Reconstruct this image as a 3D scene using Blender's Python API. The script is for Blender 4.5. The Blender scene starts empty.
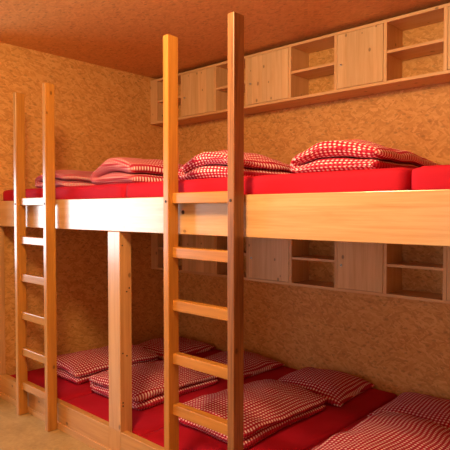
import bpy, bmesh, math, random
from mathutils import Vector, noise

# ------------------------------------------------------------------ camera
scene = bpy.context.scene
COL = scene.collection
cam_data = bpy.data.cameras.new('camera')
cam = bpy.data.objects.new('camera', cam_data)
COL.objects.link(cam)
cam.location = (0, 0, 1.51)
cam.rotation_euler = (math.pi / 2 - 0.0279, 0, 0.7464)
cam_data.sensor_width = 36
cam_data.lens = 527.3 / 450 * 36
cam_data.clip_start = 0.05
scene.camera = cam

# ------------------------------------------------------------------ world, light, exposure
world = bpy.data.worlds.new('world')
scene.world = world
world.use_nodes = True
world.node_tree.nodes['Background'].inputs[0].default_value = (0.75, 0.87, 1.0, 1)
world.node_tree.nodes['Background'].inputs[1].default_value = 0.6

WIN = dict(x=-6.2, y0=-1.75, y1=1.15, z0=0.8, z1=2.0)


def area(name, loc, rot, sx, sy, power, color):
    d = bpy.data.lights.new(name, 'AREA')
    d.shape = 'RECTANGLE'
    d.size, d.size_y = sx, sy
    d.energy = power
    d.color = color
    o = bpy.data.objects.new(name, d)
    o.location, o.rotation_euler = loc, rot
    COL.objects.link(o)
    return o


# daylight through the window in the far left wall (faces +X)
area('window_daylight', (WIN['x'] - 0.06, (WIN['y0'] + WIN['y1']) / 2, (WIN['z0'] + WIN['z1']) / 2),
     (math.pi / 2, 0, -math.pi / 2), WIN['y1'] - WIN['y0'], WIN['z1'] - WIN['z0'], 72, (0.86, 0.93, 1.0))
# daylight through the window behind the camera (faces +Y)
area('rear_window_daylight', (-0.9, -3.06, 1.45), (math.pi / 2, 0, 0), 2.2, 1.3, 7, (0.90, 0.90, 1.0))
# two added warm lights out of view, no real fixtures, to light the upper bunk
for lamp_loc, lamp_power in (((-1.60, 0.72, 2.66), 98), ((-0.9, -1.8, 2.40), 8)):
    ld = bpy.data.lights.new('added_warm_light', 'POINT')
    ld.energy = lamp_power
    ld.color = (1.0, 0.70, 0.34)
    ld.shadow_soft_size = 0.16
    lo = bpy.data.objects.new('added_warm_light', ld)
    lo.location = lamp_loc
    COL.objects.link(lo)

vs = scene.view_settings
vs.view_transform = 'Standard'
vs.look = 'None'
vs.gamma = 1
vs.use_curve_mapping = False
vs.exposure = 0.68

R = random.Random(7)


# ------------------------------------------------------------------ materials
class NT:
    def __init__(self, name):
        self.m = bpy.data.materials.new(name)
        self.m.use_nodes = True
        self.t = self.m.node_tree
        self.bsdf = self.t.nodes['Principled BSDF']

    def n(self, typ, **kw):
        o = self.t.nodes.new(typ)
        for k, v in kw.items():
            setattr(o, k, v)
        return o

    def l(self, a, b):
        self.t.links.new(a, b)

    def math(self, op, a, b=None, c=None, clamp=False):
        o = self.n('ShaderNodeMath', operation=op, use_clamp=clamp)
        for i, v in enumerate((a, b, c)):
            if v is None:
                continue
            if isinstance(v, (int, float)):
                o.inputs[i].default_value = v
            else:
                self.l(v, o.inputs[i])
        return o.outputs[0]

    def uv(self, scale=(1, 1, 1), rot=0.0, loc=(0, 0, 0)):
        tc = self.n('ShaderNodeTexCoord')
        mp = self.n('ShaderNodeMapping')
        mp.inputs['Scale'].default_value = scale
        mp.inputs['Rotation'].default_value = (0, 0, rot)
        mp.inputs['Location'].default_value = loc
        self.l(tc.outputs['UV'], mp.inputs['Vector'])
        return mp.outputs[0]

    def noise(self, vec, scale, detail=3, rough=0.5, distortion=0.0):
        o = self.n('ShaderNodeTexNoise')
        self.l(vec, o.inputs['Vector'])
        o.inputs['Scale'].default_value = scale
        o.inputs['Detail'].default_value = detail
        o.inputs['Roughness'].default_value = rough
        o.inputs['Distortion'].default_value = distortion
        return o.outputs['Fac']

    def ramp(self, fac, stops, interp='LINEAR'):
        o = self.n('ShaderNodeValToRGB')
        o.color_ramp.interpolation = interp
        e = o.color_ramp.elements
        while len(e) < len(stops):
            e.new(0.5)
        for el, (p, c) in zip(e, stops):
            el.position = p
            el.color = tuple(c) + (1,)
        self.l(fac, o.inputs['Fac'])
        return o.outputs['Color']

    def mix(self, fac, a, b, blend='MIX'):
        o = self.n('ShaderNodeMix', data_type='RGBA', blend_type=blend)
        if isinstance(fac, (int, float)):
            o.inputs[0].default_value = fac
        else:
            self.l(fac, o.inputs[0])
        for i, v in ((6, a), (7, b)):
            if isinstance(v, tuple):
                o.inputs[i].default_value = v + (1,)
            else:
                self.l(v, o.inputs[i])
        return o.outputs[2]

    def bump(self, h, strength, dist=0.01):
        o = self.n('ShaderNodeBump')
        o.inputs['Strength'].default_value = strength
        o.inputs['Distance'].default_value = dist
        self.l(h, o.inputs['Height'])
        self.l(o.outputs[0], self.bsdf.inputs['Normal'])

    def out(self, col, rough=0.5, spec=0.5):
        if isinstance(col, tuple):
            self.bsdf.inputs['Base Color'].default_value = col + (1,)
        else:
            self.l(col, self.bsdf.inputs['Base Color'])
        self.bsdf.inputs['Roughness'].default_value = rough
        self.bsdf.inputs['Specular IOR Level'].default_value = spec
        return self.m


def osb(name, dark, mid, light, rough=0.55, contrast=1.0):
    t = NT(name)
    val = hgt = None
    for k, (rot, sc) in enumerate(((0.1, (19, 78, 1)), (0.9, (21, 74, 1)), (2.5, (20, 84, 1)), (0.4, (22, 70, 1)))):
        v = t.n('ShaderNodeTexVoronoi', voronoi_dimensions='2D')
        v.inputs['Scale'].default_value = 1
        # a little warping so that the flakes are ragged
        base = t.uv((1, 1, 1), 0, (k * 3.1, k * 1.7, 0))
        nz = t.n('ShaderNodeTexNoise')
        t.l(base, nz.inputs['Vector'])
        nz.inputs['Scale'].default_value = 16
        va = t.n('ShaderNodeVectorMath', operation='MULTIPLY_ADD')
        t.l(nz.outputs['Color'], va.inputs[0])
        va.inputs[1].default_value = (0.014, 0.014, 0)
        t.l(base, va.inputs[2])
        m1 = t.n('ShaderNodeMapping')
        m1.inputs['Rotation'].default_value = (0, 0, rot)
        t.l(va.outputs[0], m1.inputs['Vector'])
        m2 = t.n('ShaderNodeMapping')
        m2.inputs['Scale'].default_value = sc
        t.l(m1.outputs[0], m2.inputs['Vector'])
        t.l(m2.outputs[0], v.inputs['Vector'])
        sp = t.n('ShaderNodeSeparateColor')
        t.l(v.outputs['Color'], sp.inputs[0])
        a, h = sp.outputs[0], sp.outputs[1]
        if val is None:
            val, hgt = a, h
        else:
            pick = t.math('GREATER_THAN', h, hgt)
            mx = t.n('ShaderNodeMix', data_type='FLOAT')
            t.l(pick, mx.inputs[0]); t.l(val, mx.inputs[2]); t.l(a, mx.inputs[3])
            val = mx.outputs[0]
            hgt = t.math('MAXIMUM', h, hgt)
    fine = t.noise(t.uv((1, 1, 1)), 90, 4, 0.7)
    val2 = t.math('ADD', t.math('MULTIPLY', val, 0.75), t.math('MULTIPLY', fine, 0.3))
    col = t.ramp(val2, [(0.12, dark), (0.5, mid), (0.95, light)])
    # small dark bark specks
    spk = t.n('ShaderNodeTexVoronoi', voronoi_dimensions='2D')
    spk.inputs['Scale'].default_value = 1
    t.l(t.uv((17, 34, 1), 0.5), spk.inputs['Vector'])
    sps = t.n('ShaderNodeSeparateColor')
    t.l(spk.outputs['Color'], sps.inputs[0])
    m = t.math('MULTIPLY', t.math('LESS_THAN', spk.outputs['Distance'], 0.26), t.math('GREATER_THAN', sps.outputs[0], 0.8))
    col = t.mix(t.math('MULTIPLY', m, 0.3), col, tuple(c * 0.35 for c in dark))
    t.bump(hgt, 0.06, 0.002)
    return t.out(col, rough, 0.35)


def wood(name, base, dark, rough=0.4, strip=0.0, knots=1.0, grain=1.0, spec=0.5, ring=(0.9, 14), coat=0.0):
    """board material: UV u runs along the grain in metres, v across"""
    t = NT(name)
    g1 = t.noise(t.uv((ring[0], ring[1], 1)), 1.6, 4, 0.6, 0.8)
    g2 = t.noise(t.uv((3, 110, 1)), 1.0, 3, 0.6)
    val = t.math('ADD', t.math('MULTIPLY', g1, 0.65), t.math('MULTIPLY', g2, 0.35))
    col = t.ramp(val, [(0.5 - 0.16 / grain, dark), (0.5 + 0.1 / grain, base)])
    if strip:
        sx = t.n('ShaderNodeSeparateXYZ')
        t.l(t.uv((1, 1, 1)), sx.inputs[0])
        fl = t.math('FLOOR', t.math('DIVIDE', sx.outputs[1], strip))
        wn = t.n('ShaderNodeTexWhiteNoise', noise_dimensions='1D')
        t.l(fl, wn.inputs['W'])
        f = t.math('MULTIPLY_ADD', wn.outputs['Value'], 0.22, 0.82)
        vm = t.n('ShaderNodeVectorMath', operation='SCALE')
        t.l(col, vm.inputs[0]); t.l(f, vm.inputs['Scale'])
        col = vm.outputs[0]
        fr = t.math('FRACT', t.math('DIVIDE', sx.outputs[1], strip))
        ln = t.math('LESS_THAN', fr, 0.012)
        col = t.mix(t.math('MULTIPLY', ln, 0.35), col, dark)
    if knots:
        v = t.n('ShaderNodeTexVoronoi', voronoi_dimensions='2D')
        v.inputs['Scale'].default_value = 1
        t.l(t.uv((7.5, 11, 1)), v.inputs['Vector'])
        sp = t.n('ShaderNodeSeparateColor')
        t.l(v.outputs['Color'], sp.inputs[0])
        sel = t.math('GREATER_THAN', sp.outputs[0], 1 - 0.42 * knots)
        size = t.math('MULTIPLY_ADD', sp.outputs[1], 0.1, 0.05)
        k = t.math('SUBTRACT', 1.0, t.math('DIVIDE', v.outputs['Distance'], size), clamp=True)
        k = t.math('MULTIPLY', t.math('MULTIPLY', k, 2.2, clamp=True), sel)
        halo = t.math('SUBTRACT', 1.0, t.math('DIVIDE', v.outputs['Distance'], t.math('MULTIPLY', size, 2.6)), clamp=True)
        halo = t.math('MULTIPLY', t.math('MULTIPLY', halo, sel), 0.45)
        col = t.mix(halo, col, dark)
        col = t.mix(t.math('MULTIPLY', k, 0.75), col, tuple(c * 0.3 for c in dark))
    t.bump(g2, 0.04, 0.002)
    t.bsdf.inputs['Coat Weight'].default_value = coat
    t.bsdf.inputs['Coat Roughness'].default_value = 0.2
    return t.out(col, rough, spec)


def gingham(name, period, white, pink, red):
    t = NT(name)
    sx = t.n('ShaderNodeSeparateXYZ')
    t.l(t.uv((1 / period, 1 / period, 1)), sx.inputs[0])
    a = t.math('GREATER_THAN', t.math('FRACT', sx.outputs[0]), 0.46)
    b = t.math('GREATER_THAN', t.math('FRACT', sx.outputs[1]), 0.46)
    s = t.math('MULTIPLY', t.math('ADD', a, b), 0.5)
    col = t.ramp(s, [(0.0, white), (0.25, pink), (0.75, red)], 'CONSTANT')
    w = t.noise(t.uv((1, 1, 1)), 9, 3)
    t.bump(w, 0.25, 0.02)
    return t.out(col, 0.85, 0.2)


def cloth(name, c1, c2):
    t = NT(name)
    tc = t.n('ShaderNodeTexCoord')
    nz = t.noise(tc.outputs['Object'], 5, 4)
    col = t.ramp(nz, [(0.3, c1), (0.7, c2)])
    fine = t.noise(tc.outputs['Object'], 7, 3)
    t.bump(fine, 0.2, 0.02)
    t.bsdf.inputs['Sheen Weight'].default_value = 0.0
    return t.out(col, 0.8, 0.2)


def metal(name, c, rough):
    t = NT(name)
    t.bsdf.inputs['Metallic'].default_value = 1
    return t.out(c, rough)


def floor_mat():
    t = NT('floor_covering')
    a = t.noise(t.uv((1, 1, 1)), 5, 5, 0.65)
    b = t.noise(t.uv((1, 1, 1)), 40, 4, 0.6)
    v = t.math('ADD', t.math('MULTIPLY', a, 0.7), t.math('MULTIPLY', b, 0.3))
    col = t.ramp(v, [(0.35, (0.33, 0.22, 0.085)), (0.65, (0.48, 0.34, 0.15))])
    return t.out(col, 0.5, 0.4)


def plain(name, c, rough=0.7):
    t = NT(name)
    nz = t.noise(t.uv((1, 1, 1)), 3, 3)
    return t.out(t.ramp(nz, [(0.3, tuple(x * 0.94 for x in c)), (0.7, c)]), rough, 0.3)


M = {
    'osb': osb('osb_wall_board', (0.56, 0.26, 0.07), (0.68, 0.345, 0.10), (0.78, 0.44, 0.16)),
    'osb_ceiling': osb('osb_ceiling_board', (0.66, 0.30, 0.10), (0.74, 0.36, 0.12), (0.82, 0.42, 0.15)),
    'beam': wood('spruce_beam', (0.72, 0.47, 0.25), (0.58, 0.32, 0.13), 0.35, strip=0.066, knots=0.35, coat=1.0),
    'post': wood('spruce_post', (0.62, 0.36, 0.16), (0.48, 0.24, 0.09), 0.4, knots=0.6, coat=0.9),
    'board': wood('spruce_board', (0.58, 0.32, 0.115), (0.46, 0.22, 0.065), 0.4, knots=0.5),
    'ladder': wood('oiled_larch', (0.53, 0.24, 0.045), (0.37, 0.145, 0.022), 0.33, knots=0.15, coat=0.4),
    'ladder_dark': wood('brown_larch', (0.29, 0.125, 0.045), (0.15, 0.055, 0.02), 0.42, knots=0.1, grain=1.4),
    'cabinet': wood('cabinet_pine', (0.78, 0.49, 0.24), (0.66, 0.36, 0.15), 0.42, knots=0.4),
    'door': wood('cabinet_door_pine', (0.84, 0.56, 0.29), (0.70, 0.41, 0.18), 0.42, strip=0.105, knots=0.75),
    'slab': wood('platform_wood', (0.5, 0.28, 0.12), (0.4, 0.2, 0.08), 0.6, knots=0.3),
    'gingham': gingham('red_white_gingham', 0.0235, (0.95, 0.82, 0.88), (0.52, 0.04, 0.10), (0.38, 0.003, 0.028)),
    'red': cloth('red_sheet', (0.42, 0.005, 0.024), (0.48, 0.008, 0.034)),
    'steel': metal('dull_steel', (0.7, 0.7, 0.72), 0.3),
    'iron': metal('dark_iron', (0.12, 0.10, 0.09), 0.5),
    'floor': floor_mat(),
    'plaster': plain('cream_plaster', (0.72, 0.55, 0.36)),
    'frame': plain('white_window_frame', (0.8, 0.78, 0.74), 0.4),
}


# ------------------------------------------------------------------ mesh helpers
def link(name, bm, mat, parent=None, smooth=False):
    me = bpy.data.meshes.new(name)
    bm.normal_update()
    if smooth:
        for f in bm.faces:
            f.smooth = True
    bm.to_mesh(me)
    bm.free()
    me.materials.append(mat)
    o = bpy.data.objects.new(name, me)
    COL.objects.link(o)
    if parent is not None:
        o.parent = parent
        p = parent
        off = Vector((0, 0, 0))
        while p is not None:
            off += p.location
            p = p.parent
        me.transform(__import__('mathutils').Matrix.Translation(-off))
    return o


def uv_box(bm, long_axis, off):
    uvl = bm.loops.layers.uv.verify()
    for f in bm.faces:
        n = f.normal
        ax = max(range(3), key=lambda i: abs(n[i]))
        rest = [i for i in range(3) if i != ax]
        if long_axis in rest:
            u = long_axis
            v = [i for i in rest if i != u][0]
        else:
            u, v = rest
        for lp in f.loops:
            c = lp.vert.co
            lp[uvl].uv = (c[u] + off[0], c[v] + off[1] + ax * 0.37)


def add_box(bm, x0, x1, y0, y1, z0, z1):
    r = bmesh.ops.create_cube(bm, size=1)
    for v in r['verts']:
        v.co = ((x0 + x1) / 2 + v.co.x * (x1 - x0), (y0 + y1) / 2 + v.co.y * (y1 - y0), (z0 + z1) / 2 + v.co.z * (z1 - z0))
    return r['verts']


def box(name, b, mat, parent=None, bevel=0.0, long_axis=None, off=None, seg=2):
    bm = bmesh.new()
    add_box(bm, *b)
    if bevel:
        bmesh.ops.bevel(bm, geom=list(bm.edges), offset=bevel, segments=seg, profile=0.5, affect='EDGES')
    d = (b[1] - b[0], b[3] - b[2], b[5] - b[4])
    if long_axis is None:
        long_axis = max(range(3), key=lambda i: d[i])
    bm.normal_update()
    uv_box(bm, long_axis, off or (R.uniform(0, 20), R.uniform(0, 20)))
    return link(name, bm, mat, parent)


def cyl(name, p, axis, r, length, mat, parent=None, seg=16, dome=False):
    bm = bmesh.new()
    bmesh.ops.create_cone(bm, cap_ends=True, segments=seg, radius1=r, radius2=r * (0.8 if dome else 1), depth=length)
    if dome:
        bmesh.ops.bevel(bm, geom=[e for e in bm.edges if all(v.co.z > 0 for v in e.verts)], offset=r * 0.3, segments=2, affect='EDGES')
    q = Vector((0, 0, 1)).rotation_difference(Vector(axis))
    for v in bm.verts:
        v.co = q @ v.co + Vector(p)
    bm.normal_update()
    uv_box(bm, 0, (R.uniform(0, 9), 0))
    return link(name, bm, mat, parent)


def thing(name, label, cat, loc, group=None):
    o = bpy.data.objects.new(name, None)
    o.empty_display_size = 0.1
    COL.objects.link(o)
    o.location = loc
    return tag(o, label, cat, group)


def tag(o, label, cat, group=None):
    o['label'] = label
    o['category'] = cat
    if group:
        o['group'] = group
    return o


def struct(o):
    o['kind'] = 'structure'
    return o


# ------------------------------------------------------------------ room shell
XL, YB, ZC = -4.26, 3.73, 2.87
XR, YF, XF = 1.5, -3.0, WIN['x']
struct(box('floor', (XF - 0.1, XR + 0.1, YF - 0.1, YB + 0.1, -0.1, 0), M['floor'], off=(0, 0)))
struct(box('ceiling', (XF - 0.1, XR + 0.1, YF - 0.1, YB + 0.1, ZC, ZC + 0.1), M['osb_ceiling'], off=(0.3, 0.1)))
struct(box('wall_back', (XL - 0.1, XR + 0.1, YB, YB + 0.1, 0, ZC), M['osb'], off=(0.2, 0.5)))
struct(box('wall_left', (XL - 0.1, XL, 1.60, YB, 0, ZC), M['osb'], long_axis=1, off=(3.2, 0.9)))
struct(box('wall_far_left', (XF, XL - 0.1, 1.60, 1.70, 0, ZC), M['plaster'], off=(0, 0)))
struct(box('wall_right', (XR, XR + 0.1, YF, YB, 0, ZC), M['osb'], long_axis=1, off=(5.2, 0.4)))


def wall_with_hole(name, axis, pos, thick, a0, a1, h0, h1, z0, z1, mat):
    bm = bmesh.new()
    for (s, e, lo_, hi) in ((a0, h0, 0, ZC), (h1, a1, 0, ZC), (h0, h1, 0, z0), (h0, h1, z1, ZC)):
        if axis == 'x':
            add_box(bm, pos - thick, pos, s, e, lo_, hi)
        else:
            add_box(bm, s, e, pos - thick, pos, lo_, hi)
    bm.normal_update()
    uv_box(bm, 2, (0, 0))
    return struct(link(name, bm, mat))


def window(name, axis, pos, h0, h1, z0, z1):
    bm = bmesh.new()
    w = 0.06

    def fb(s, e, lo_, hi):
        if axis == 'x':
            add_box(bm, pos - 0.05, pos - 0.01, s, e, lo_, hi)
        else:
            add_box(bm, s, e, pos - 0.05, pos - 0.01, lo_, hi)
    mid = (h0 + h1) / 2
    fb(h0, h1, z0, z0 + w); fb(h0, h1, z1 - w, z1)
    fb(h0, h0 + w, z0, z1); fb(h1 - w, h1, z0, z1); fb(mid - w / 2, mid + w / 2, z0, z1)
    bm.normal_update()
    uv_box(bm, 2, (0, 0))
    return struct(link(name, bm, M['frame']))


wall_with_hole('wall_window', 'x', XF, 0.1, YF, 1.70, WIN['y0'], WIN['y1'], WIN['z0'], WIN['z1'], M['plaster'])
window('window_1', 'x', XF, WIN['y0'], WIN['y1'], WIN['z0'], WIN['z1'])
wall_with_hole('wall_front', 'y', YF, 0.1, XF, XR, -2.0, 0.2, 0.8, 2.1, M['plaster'])
window('window_2', 'y', YF, -2.0, 0.2, 0.8, 2.1)

# ------------------------------------------------------------------ bunk bed frame
Y0 = 1.873
XE = 0.04           # right end of the bunk, out of frame
bunk = thing('bunk_bed_frame', 'long two-level pine bunk bed frame built into the alcove', 'bunk bed', (XL, Y0, 0))
beam = box('front_beam', (XL + 0.002, XE, Y0, Y0 + 0.04, 1.384, 1.583), M['beam'], bunk, 0.003, off=(0.4, 0.018))
for bx_, bz_ in ((-2.03, 1.50), (-2.14, 1.405)):
    cyl('bolt', (bx_, Y0 - 0.003, bz_), (0, -1, 0), 0.011, 0.008, M['iron'], beam, dome=True)
box('platform', (XL + 0.002, XE, Y0 + 0.042, YB - 0.002, 1.50, 1.553), M['slab'], bunk)
for px0, px1 in ((-2.709, -2.588), (XE - 0.12, XE)):
    post = box('post', (px0, px1, Y0 + 0.001, Y0 + 0.088, 0.0, 1.383), M['post'], bunk, 0.003)
    for z in (0.33, 0.35, 0.63, 0.65, 1.02, 1.04, 1.30):
        side = R.choice((0.02, 0.05, 0.07))
        cyl('screw', (px1 + 0.001, Y0 + side, z), (1, 0, 0), 0.005, 0.004, M['iron'], post, 10)
box('wall_post', (XL + 0.002, XL + 0.05, Y0 + 0.001, Y0 + 0.044, 0.0, 1.383), M['post'], bunk, 0.002)
for a, b_ in ((XL + 0.052, -2.711), (-2.586, XE - 0.122)):
    box('base_board', (a, b_, Y0, Y0 + 0.045, 0.0, 0.177), M['board'], bunk, 0.003)
box('base_board', (-2.7105, -2.5865, Y0 - 0.0005, Y0 + 0.0005, 0.0, 0.177), M['board'], bunk)
box('plinth', (XL + 0.002, XE, Y0 - 0.014, Y0 - 0.001, 0.0, 0.045), M['board'], bunk, 0.002)
box('bed_base', (XL + 0.002, XE, Y0 + 0.09, YB - 0.002, 0.0, 0.03), M['slab'], bunk)


# ------------------------------------------------------------------ wall cabinets
DIV = [-4.205, -3.787, -3.340, -2.965, -2.510, -2.090, -1.697, -1.283, -0.87, -0.45, -0.03]


def wall_cabinet(label, z0, z1, dx):
    c = thing('wall_cabinet', label, 'cabinet', (XL, YB, z0), 'rows of pine wall cabinets')
    yf, yb = 3.477, YB - 0.001
    xl, xr = XL + 0.001, DIV[-1] + 0.02
    th = 0.021
    box('top_panel', (xl, xr, yf, yb, z1 - th, z1), M['cabinet'], c, 0.001)
    box('bottom_panel', (xl, xr, yf, yb, z0, z0 + th), M['cabinet'], c, 0.001)
    zi0, zi1 = z0 + th + 0.0005, z1 - th - 0.0005
    prev = None
    for i, x in enumerate(DIV):
        x += dx if i else 0
        hw = 0.053 if i == 0 else 0.0125
        box('side_panel' if i in (0, len(DIV) - 1) else 'divider', (x - hw, x + hw, yf, yb, zi0, zi1), M['cabinet'], c, 0.001)
        if prev is not None:
            a, b = prev + 0.0005, x - hw - 0.0005
            if i % 2 == 1:
                zm = z0 + (z1 - z0) * 0.495
                box('shelf', (a, b, yf + 0.004, yb, zm - 0.010, zm + 0.010), M['cabinet'], c, 0.001)
            else:
                d = box('door', (a + 0.002, b - 0.002, yf - 0.002, yf + 0.017, zi0 + 0.002, zi1 - 0.002), M['door'], c, 0.002, long_axis=2)
                lk = cyl('lock', (a + 0.035, yf - 0.006, z0 + (z1 - z0) * 0.44), (0, -1, 0), 0.010, 0.012, M['steel'], d, 14, True)
                cyl('keyhole', (a + 0.035, yf - 0.012, z0 + (z1 - z0) * 0.44), (0, -1, 0), 0.004, 0.004, M['iron'], d, 8)
        prev = x + hw
    return c


wall_cabinet('long row of pine wall cabinets under the ceiling above the top bunk', 2.390, 2.836, 0)
wall_cabinet('long row of pine wall cabinets in shade under the top bunk', 0.904, 1.350, 0.012)


# ------------------------------------------------------------------ ladders
def ladder(label, x0, x1, ztop, mats):
    yf, yb = 1.786, Y0 - 0.0155
    w = 0.041
    t = thing('ladder', label, 'ladder', ((x0 + x1) / 2, (yf + yb) / 2, 0), 'bunk ladders')
    for a, m in ((x0, mats[0]), (x1 - w, mats[1])):
        st = box('stile', (a, a + w, yf, yb, 0.0, ztop), M[m], t, 0.004)
        cyl('bolt', (a + w / 2, yf - 0.001, 1.555), (0, -1, 0), 0.008, 0.006, M['iron'], st, 12, True)
    for zc in (1.572, 1.292, 1.017, 0.739, 0.472, 0.217):
        box('rung', (x0 + w + 0.0005, x1 - w - 0.0005, yf + 0.026, yf + 0.072, zc - 0.0275, zc + 0.0275), M['ladder'], t, 0.004)
    return t


ladder('wooden ladder standing left of the square bunk post, farther from camera', -3.757, -3.291, 2.365, ('ladder', 'ladder'))
ladder('wooden ladder nearest the camera with one brown stile, right of the square post', -2.088, -1.597, 2.405, ('ladder', 'ladder_dark'))

# ------------------------------------------------------------------ mattresses
EDGES = [XL + 0.01, -3.48, -2.602, -1.72, -0.842, 0.03]
LOW_EDGES = [XL + 0.01, -3.38, -2.52, -1.68, -0.82]


def mattress(label, x0, x1, y0, y1, z0, z1, r, group, notch=None):
    bm = bmesh.new()
    nx, ny, nz = 22, 40, 6
    cx, cy, cz = (x0 + x1) / 2, (y0 + y1) / 2, (z0 + z1) / 2
    hx, hy, hz = (x1 - x0) / 2, (y1 - y0) / 2, (z1 - z0) / 2
    bmesh.ops.create_cube(bm, size=2)
    # cut into a grid, then round the edges by clamping to an inner box
    def cuts(n, axis):
        for k in range(1, n):
            co = [0, 0, 0]; no = [0, 0, 0]
            co[axis] = -1 + 2 * k / n; no[axis] = 1
            bmesh.ops.bisect_plane(bm, geom=bm.verts[:] + bm.edges[:] + bm.faces[:], plane_co=co, plane_no=no)
    cuts(nx, 0); cuts(ny, 1); cuts(nz, 2)
    for v in bm.verts:
        p = Vector((v.co.x * hx, v.co.y * hy, v.co.z * hz))
        q = Vector((max(-hx + r, min(hx - r, p.x)), max(-hy + r, min(hy - r, p.y)), max(-hz + r, min(hz - r, p.z))))
        d = p - q
        if d.length > 1e-9:
            # pull the corner in so that the profile is round
            k = max(abs(d.x), abs(d.y), abs(d.z))
            p = q + d.normalized() * k
        w = Vector((cx, cy, cz)) + p
        if v.co.z > 0.9 and abs(v.co.x) < 0.95 and abs(v.co.y) < 0.95:
            w.z += 0.004 * noise.noise(Vector((w.x * 5, w.y * 5, z0)))
        if notch and notch[0] < w.x < notch[1] and w.y < notch[2]:
            w.y = notch[2]
        v.co = w
    bm.normal_update()
    uv_box(bm, 1, (0, 0))
    o = link('mattress', bm, M['red'], None, True)
    base = Vector((cx, cy, z0))
    o.data.transform(__import__('mathutils').Matrix.Translation(-base))
    o.location = base
    return tag(o, label, 'mattress', group)


UP = ['red top-bunk mattress at the left wall, behind the far ladder',
      'red top-bunk mattress between far ladder and square post',
      'red top-bunk mattress directly behind the near ladder',
      'red top-bunk mattress right of near ladder, under the rightmost blanket',
      'red top-bunk mattress cut off by the right edge of the photo']
LOW = ['red bottom-bunk mattress at the left wall, farthest from camera',
       'red bottom-bunk mattress touching the square post',
       'red bottom-bunk mattress right of post, seen through the near ladder',
       'red bottom-bunk mattress in the bottom right corner']
for i in range(5):
    mattress(UP[i], EDGES[i] + 0.003, EDGES[i + 1] - 0.003, 1.917, YB - 0.01, 1.555, 1.676, 0.03, 'red mattresses on the top bunk')
for i in range(4):
    mattress(LOW[i], LOW_EDGES[i] + 0.003, LOW_EDGES[i + 1] - 0.003, 1.922, YB - 0.01, 0.031, 0.155, 0.03, 'red mattresses on the bottom bunk',
             (-2.76, -2.53, 1.966) if i in (1, 2) else None)


# ------------------------------------------------------------------ bedding
def smooth(a, b, x):
    t = max(0, min(1, (x - a) / (b - a)))
    return t * t * (3 - 2 * t)


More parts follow.
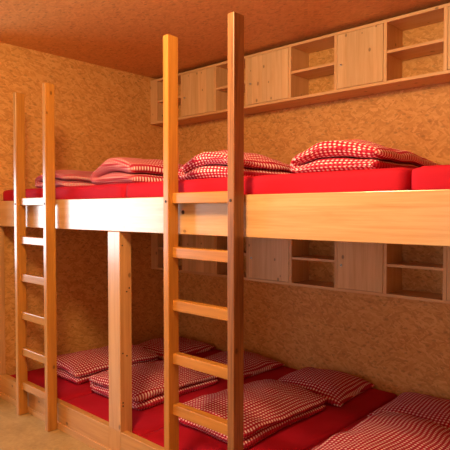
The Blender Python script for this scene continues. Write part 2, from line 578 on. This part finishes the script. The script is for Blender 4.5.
def folded_blanket(label, x0, x1, y0, y1, z, h, seed, group, rz=0.0, back=0.65, gap=0.9, crown=0.02, dome=0.1, name='folded_blanket'):
    """a puffy duvet folded over on itself: the fold runs along Y on the left, the layered end faces the front"""
    w, d = x1 - x0, y1 - y0
    a = h / 4
    path = []
    n = 16
    xl, xr = -w / 2 + 2 * a, w / 2 - a
    for i in range(n):
        path.append((xr + (xl - xr) * i / (n - 1), a))
    for i in range(1, 12):
        th = math.pi * i / 12
        path.append((xl - a * math.sin(th), 2 * a - a * math.cos(th)))
    for i in range(n):
        path.append((xl + (xr - xl) * i / (n - 1), 3 * a))
    L = [0]
    for p, q in zip(path, path[1:]):
        L.append(L[-1] + math.hypot(q[0] - p[0], q[1] - p[1]))
    N = len(path)
    nor = []
    for i in range(N):
        p, q = path[max(0, i - 1)], path[min(N - 1, i + 1)]
        tx, tz = q[0] - p[0], q[1] - p[1]
        ln = math.hypot(tx, tz)
        nor.append((tz / ln, -tx / ln))      # outward: down on the lower layer, left at the fold, up on top
    nor = [(-nx_, -nz_) if False else (nx_, nz_) for nx_, nz_ in nor]
    # make sure the first normal points down
    if nor[0][1] > 0:
        nor = [(-p, -q) for p, q in nor]
    ring_t = []                               # (x, z, u)
    K = 5
    loop = []
    for i in range(N):
        loop.append((i, 1.0, 0.0))
    for k in range(1, K):
        loop.append((N - 1, math.cos(math.pi * k / K), math.sin(math.pi * k / K)))
    for i in range(N - 1, -1, -1):
        loop.append((i, -1.0, 0.0))
    for k in range(1, K):
        loop.append((0, -math.cos(math.pi * k / K), math.sin(math.pi * k / K)))
    MY = 44
    bm = bmesh.new()
    uvl = bm.loops.layers.uv.verify()
    rows, uvs, cuv, caps = [], {}, {}, set()
    for j in range(MY + 1):
        s = j / MY
        e = min(s, 1 - s) * d / 0.035
        ef = math.sqrt(max(0.0, 1 - (1 - min(1, e)) ** 2))
        ef = max(ef, 0.18)
        row = []
        hs = 1 - (1 - back) * smooth(0.25, 1.0, s)
        for (i, c, sd) in loop:
            px_, pz_ = path[i]
            nx_, nz_ = nor[i]
            tx, tz = nz_, -nx_
            if i == 0:
                ex, ez = (1, 0)
            else:
                ex, ez = (1, 0)
            th = a * (gap if c < 0 else 1.0) * ef
            x = px_ + nx_ * th * c + ex * a * 0.9 * ef * sd
            zz = pz_ + nz_ * th * c
            # droop of the open right side, crown in the middle
            u_ = (x + w / 2) / w
            lift = zz / h
            zz += crown * lift * math.sin(math.pi * min(1, max(0, u_))) * (0.5 + 0.5 * math.sin(math.pi * s))
            zz *= 1 - 0.25 * smooth(0.55, 1.05, u_)
            zz *= 1 - dome * (1 - smooth(-0.05, 0.5, u_))
            zz *= hs
            y = -d / 2 + d * s + 0.018 * noise.noise(Vector((x * 4, lift * 3, seed))) * (1 if s < 0.5 else -1) + 0.02 * (lift - 0.5) * (1 if s > 0.5 else -1)
            x += 0.022 * noise.noise(Vector((s * 3.0, lift * 1.5, seed + 5)))
            nv = Vector((x * 6, y * 6, lift * 2 + seed))
            nv2 = Vector((x * 15, y * 9, lift * 2 + seed * 2))
            zz += (0.016 * noise.noise(nv) + 0.006 * noise.noise(nv2)) * min(1, lift * 1.4)
            zz = max(zz, 0.0015)
            v = bm.verts.new((x, y, zz))
            vv = y + (1 - ef) * a * (-1 if s < 0.5 else 1)
            uvs[v] = (L[i] + seed * 0.37 + (a * sd if i else -a * sd), vv + seed * 0.11)
            cuv[v] = (x + seed * 0.37, zz + seed * 0.11)
            row.append(v)
        rows.append(row)
    P = len(loop)
    for j in range(MY):
        for k in range(P):
            bm.faces.new((rows[j][k], rows[j][(k + 1) % P], rows[j + 1][(k + 1) % P], rows[j + 1][k]))
    # close both ends: quads between the two sides of the ribbon
    out = list(range(N))
    inn = [N + K - 1 + (N - 1 - i) for i in range(N)]
    for row, flip in ((rows[0], False), (rows[-1], True)):
        for i in range(N - 1):
            q = [row[out[i]], row[inn[i]], row[inn[i + 1]], row[out[i + 1]]]
            caps.add(bm.faces.new(q[::-1] if flip else q))
        tip1 = [row[N - 1]] + [row[N + k] for k in range(K - 1)] + [row[inn[N - 1]]]
        tip0 = [row[inn[0]]] + [row[2 * N + K - 1 + k] for k in range(K - 1)] + [row[0]]
        for tip in (tip1, tip0):
            try:
                caps.add(bm.faces.new(tip[::-1] if flip else tip))
            except ValueError:
                pass
    bmesh.ops.recalc_face_normals(bm, faces=bm.faces[:])
    for f in bm.faces:
        for lp in f.loops:
            lp[uvl].uv = (cuv if f in caps else uvs)[lp.vert]
    o = link(name, bm, M['gingham'], None, True)
    o.location = ((x0 + x1) / 2, (y0 + y1) / 2, z)
    o.rotation_euler = (0, 0, rz)
    return tag(o, label, 'blanket', group)


def pillow(label, x0, x1, y0, y1, z, h, seed, rz=0.0):
    w, d = x1 - x0, y1 - y0
    n = 30
    bm = bmesh.new()
    uvl = bm.loops.layers.uv.verify()
    uvs = {}
    top, bot = {}, {}
    for i in range(n + 1):
        for j in range(n + 1):
            u, v = -1 + 2 * i / n, -1 + 2 * j / n
            # crowded towards the hem so that it rounds well
            u, v = math.sin(u * math.pi / 2), math.sin(v * math.pi / 2)
            pf = max(0.0, (1 - abs(u) ** 2.6)) ** 0.5 * max(0.0, (1 - abs(v) ** 2.6)) ** 0.5
            sx = 1 - 0.06 * (1 - u * u) * 0 - 0.05 * (1 - abs(u)) * abs(v) ** 4 * 0
            x = u * w / 2 * (1 - 0.07 * (1 - v * v) * abs(u) ** 3)
            y = v * d / 2 * (1 - 0.07 * (1 - u * u) * abs(v) ** 3)
            wr = 0.012 * noise.noise(Vector((x * 5, y * 5, seed))) + 0.006 * noise.noise(Vector((x * 13, y * 10, seed + 3)))
            hem = 0.018 + 0.006 * noise.noise(Vector((x * 4, y * 4, seed + 9)))
            vt = bm.verts.new((x, y, hem + pf * (h - 0.018) + wr * min(1, pf * 2)))
            top[i, j] = vt
            uvs[vt] = (x + seed * 0.4, y + seed * 0.2)
            if 0 < i < n and 0 < j < n:
                vb = bm.verts.new((x, y, max(0.001, hem - pf * 0.06)))
                uvs[vb] = uvs[vt]
            else:
                vb = vt
            bot[i, j] = vb
    for i in range(n):
        for j in range(n):
            bm.faces.new((top[i, j], top[i + 1, j], top[i + 1, j + 1], top[i, j + 1]))
            bm.faces.new((bot[i, j], bot[i, j + 1], bot[i + 1, j + 1], bot[i + 1, j]))
    for f in bm.faces:
        for lp in f.loops:
            lp[uvl].uv = uvs[lp.vert]
    o = link('pillow', bm, M['gingham'], None, True)
    o.location = ((x0 + x1) / 2, (y0 + y1) / 2, z)
    o.rotation_euler = (0, 0, rz)
    return tag(o, label, 'pillow', 'gingham pillows on the bottom bunk')


ZU, ZL = 1.678, 0.157
GU, GL = 'folded gingham blankets on the top bunk', 'folded gingham blankets on the bottom bunk'
folded_blanket('small folded red gingham blanket on top bunk behind the far ladder', -3.93, -3.48, 2.03, 2.75, ZU, 0.125, 1.3, GU, back=0.9, dome=0.3)
folded_blanket('folded red gingham blanket on top bunk above the square post', -3.17, -2.67, 2.04, 2.88, ZU, 0.165, 2.6, GU, back=0.8, dome=0.5, crown=0.03)
folded_blanket('folded red gingham blanket on top bunk behind the near ladder', -2.28, -1.80, 2.04, 2.95, ZU, 0.145, 3.9, GU, back=0.6, dome=0.5, crown=0.03)
folded_blanket('rightmost folded red gingham blanket on top bunk, right of near ladder', -1.49, -1.02, 2.04, 3.05, ZU, 0.125, 5.2, GU, back=0.6, dome=0.4, crown=0.035)
folded_blanket('folded red gingham blanket on bottom bunk at left, between far ladder and post', -4.10, -3.57, 2.18, 3.02, ZL, 0.13, 6.1, GL, back=0.8)
folded_blanket('folded red gingham blanket on bottom bunk directly right of the square post', -3.40, -2.80, 2.16, 2.98, ZL, 0.14, 7.7, GL, back=0.7)
folded_blanket('folded red gingham blanket on bottom bunk behind the near ladder foot', -2.49, -1.90, 2.20, 3.08, ZL, 0.145, 8.4, GL, back=0.75)
folded_blanket('folded red gingham blanket at bottom right corner of photo', -1.53, -0.95, 2.18, 3.04, ZL, 0.14, 9.9, GL, back=0.9)
pillow('red gingham pillow at the back wall, farthest left, partly behind first blanket', -4.12, -3.50, 3.06, 3.66, ZL, 0.10, 1.1, 0.05)
pillow('red gingham pillow at the back wall, just right of the near ladder', -3.30, -2.70, 3.12, 3.69, ZL, 0.10, 2.2, -0.04)
pillow('red gingham pillow at the back wall, whole in view right of near ladder', -2.47, -1.85, 3.13, 3.69, ZL, 0.115, 3.3, 0.05)
pillow('red gingham pillow at the back wall, at the right edge of photo', -1.63, -1.02, 3.12, 3.69, ZL, 0.10, 4.4, 0.03)
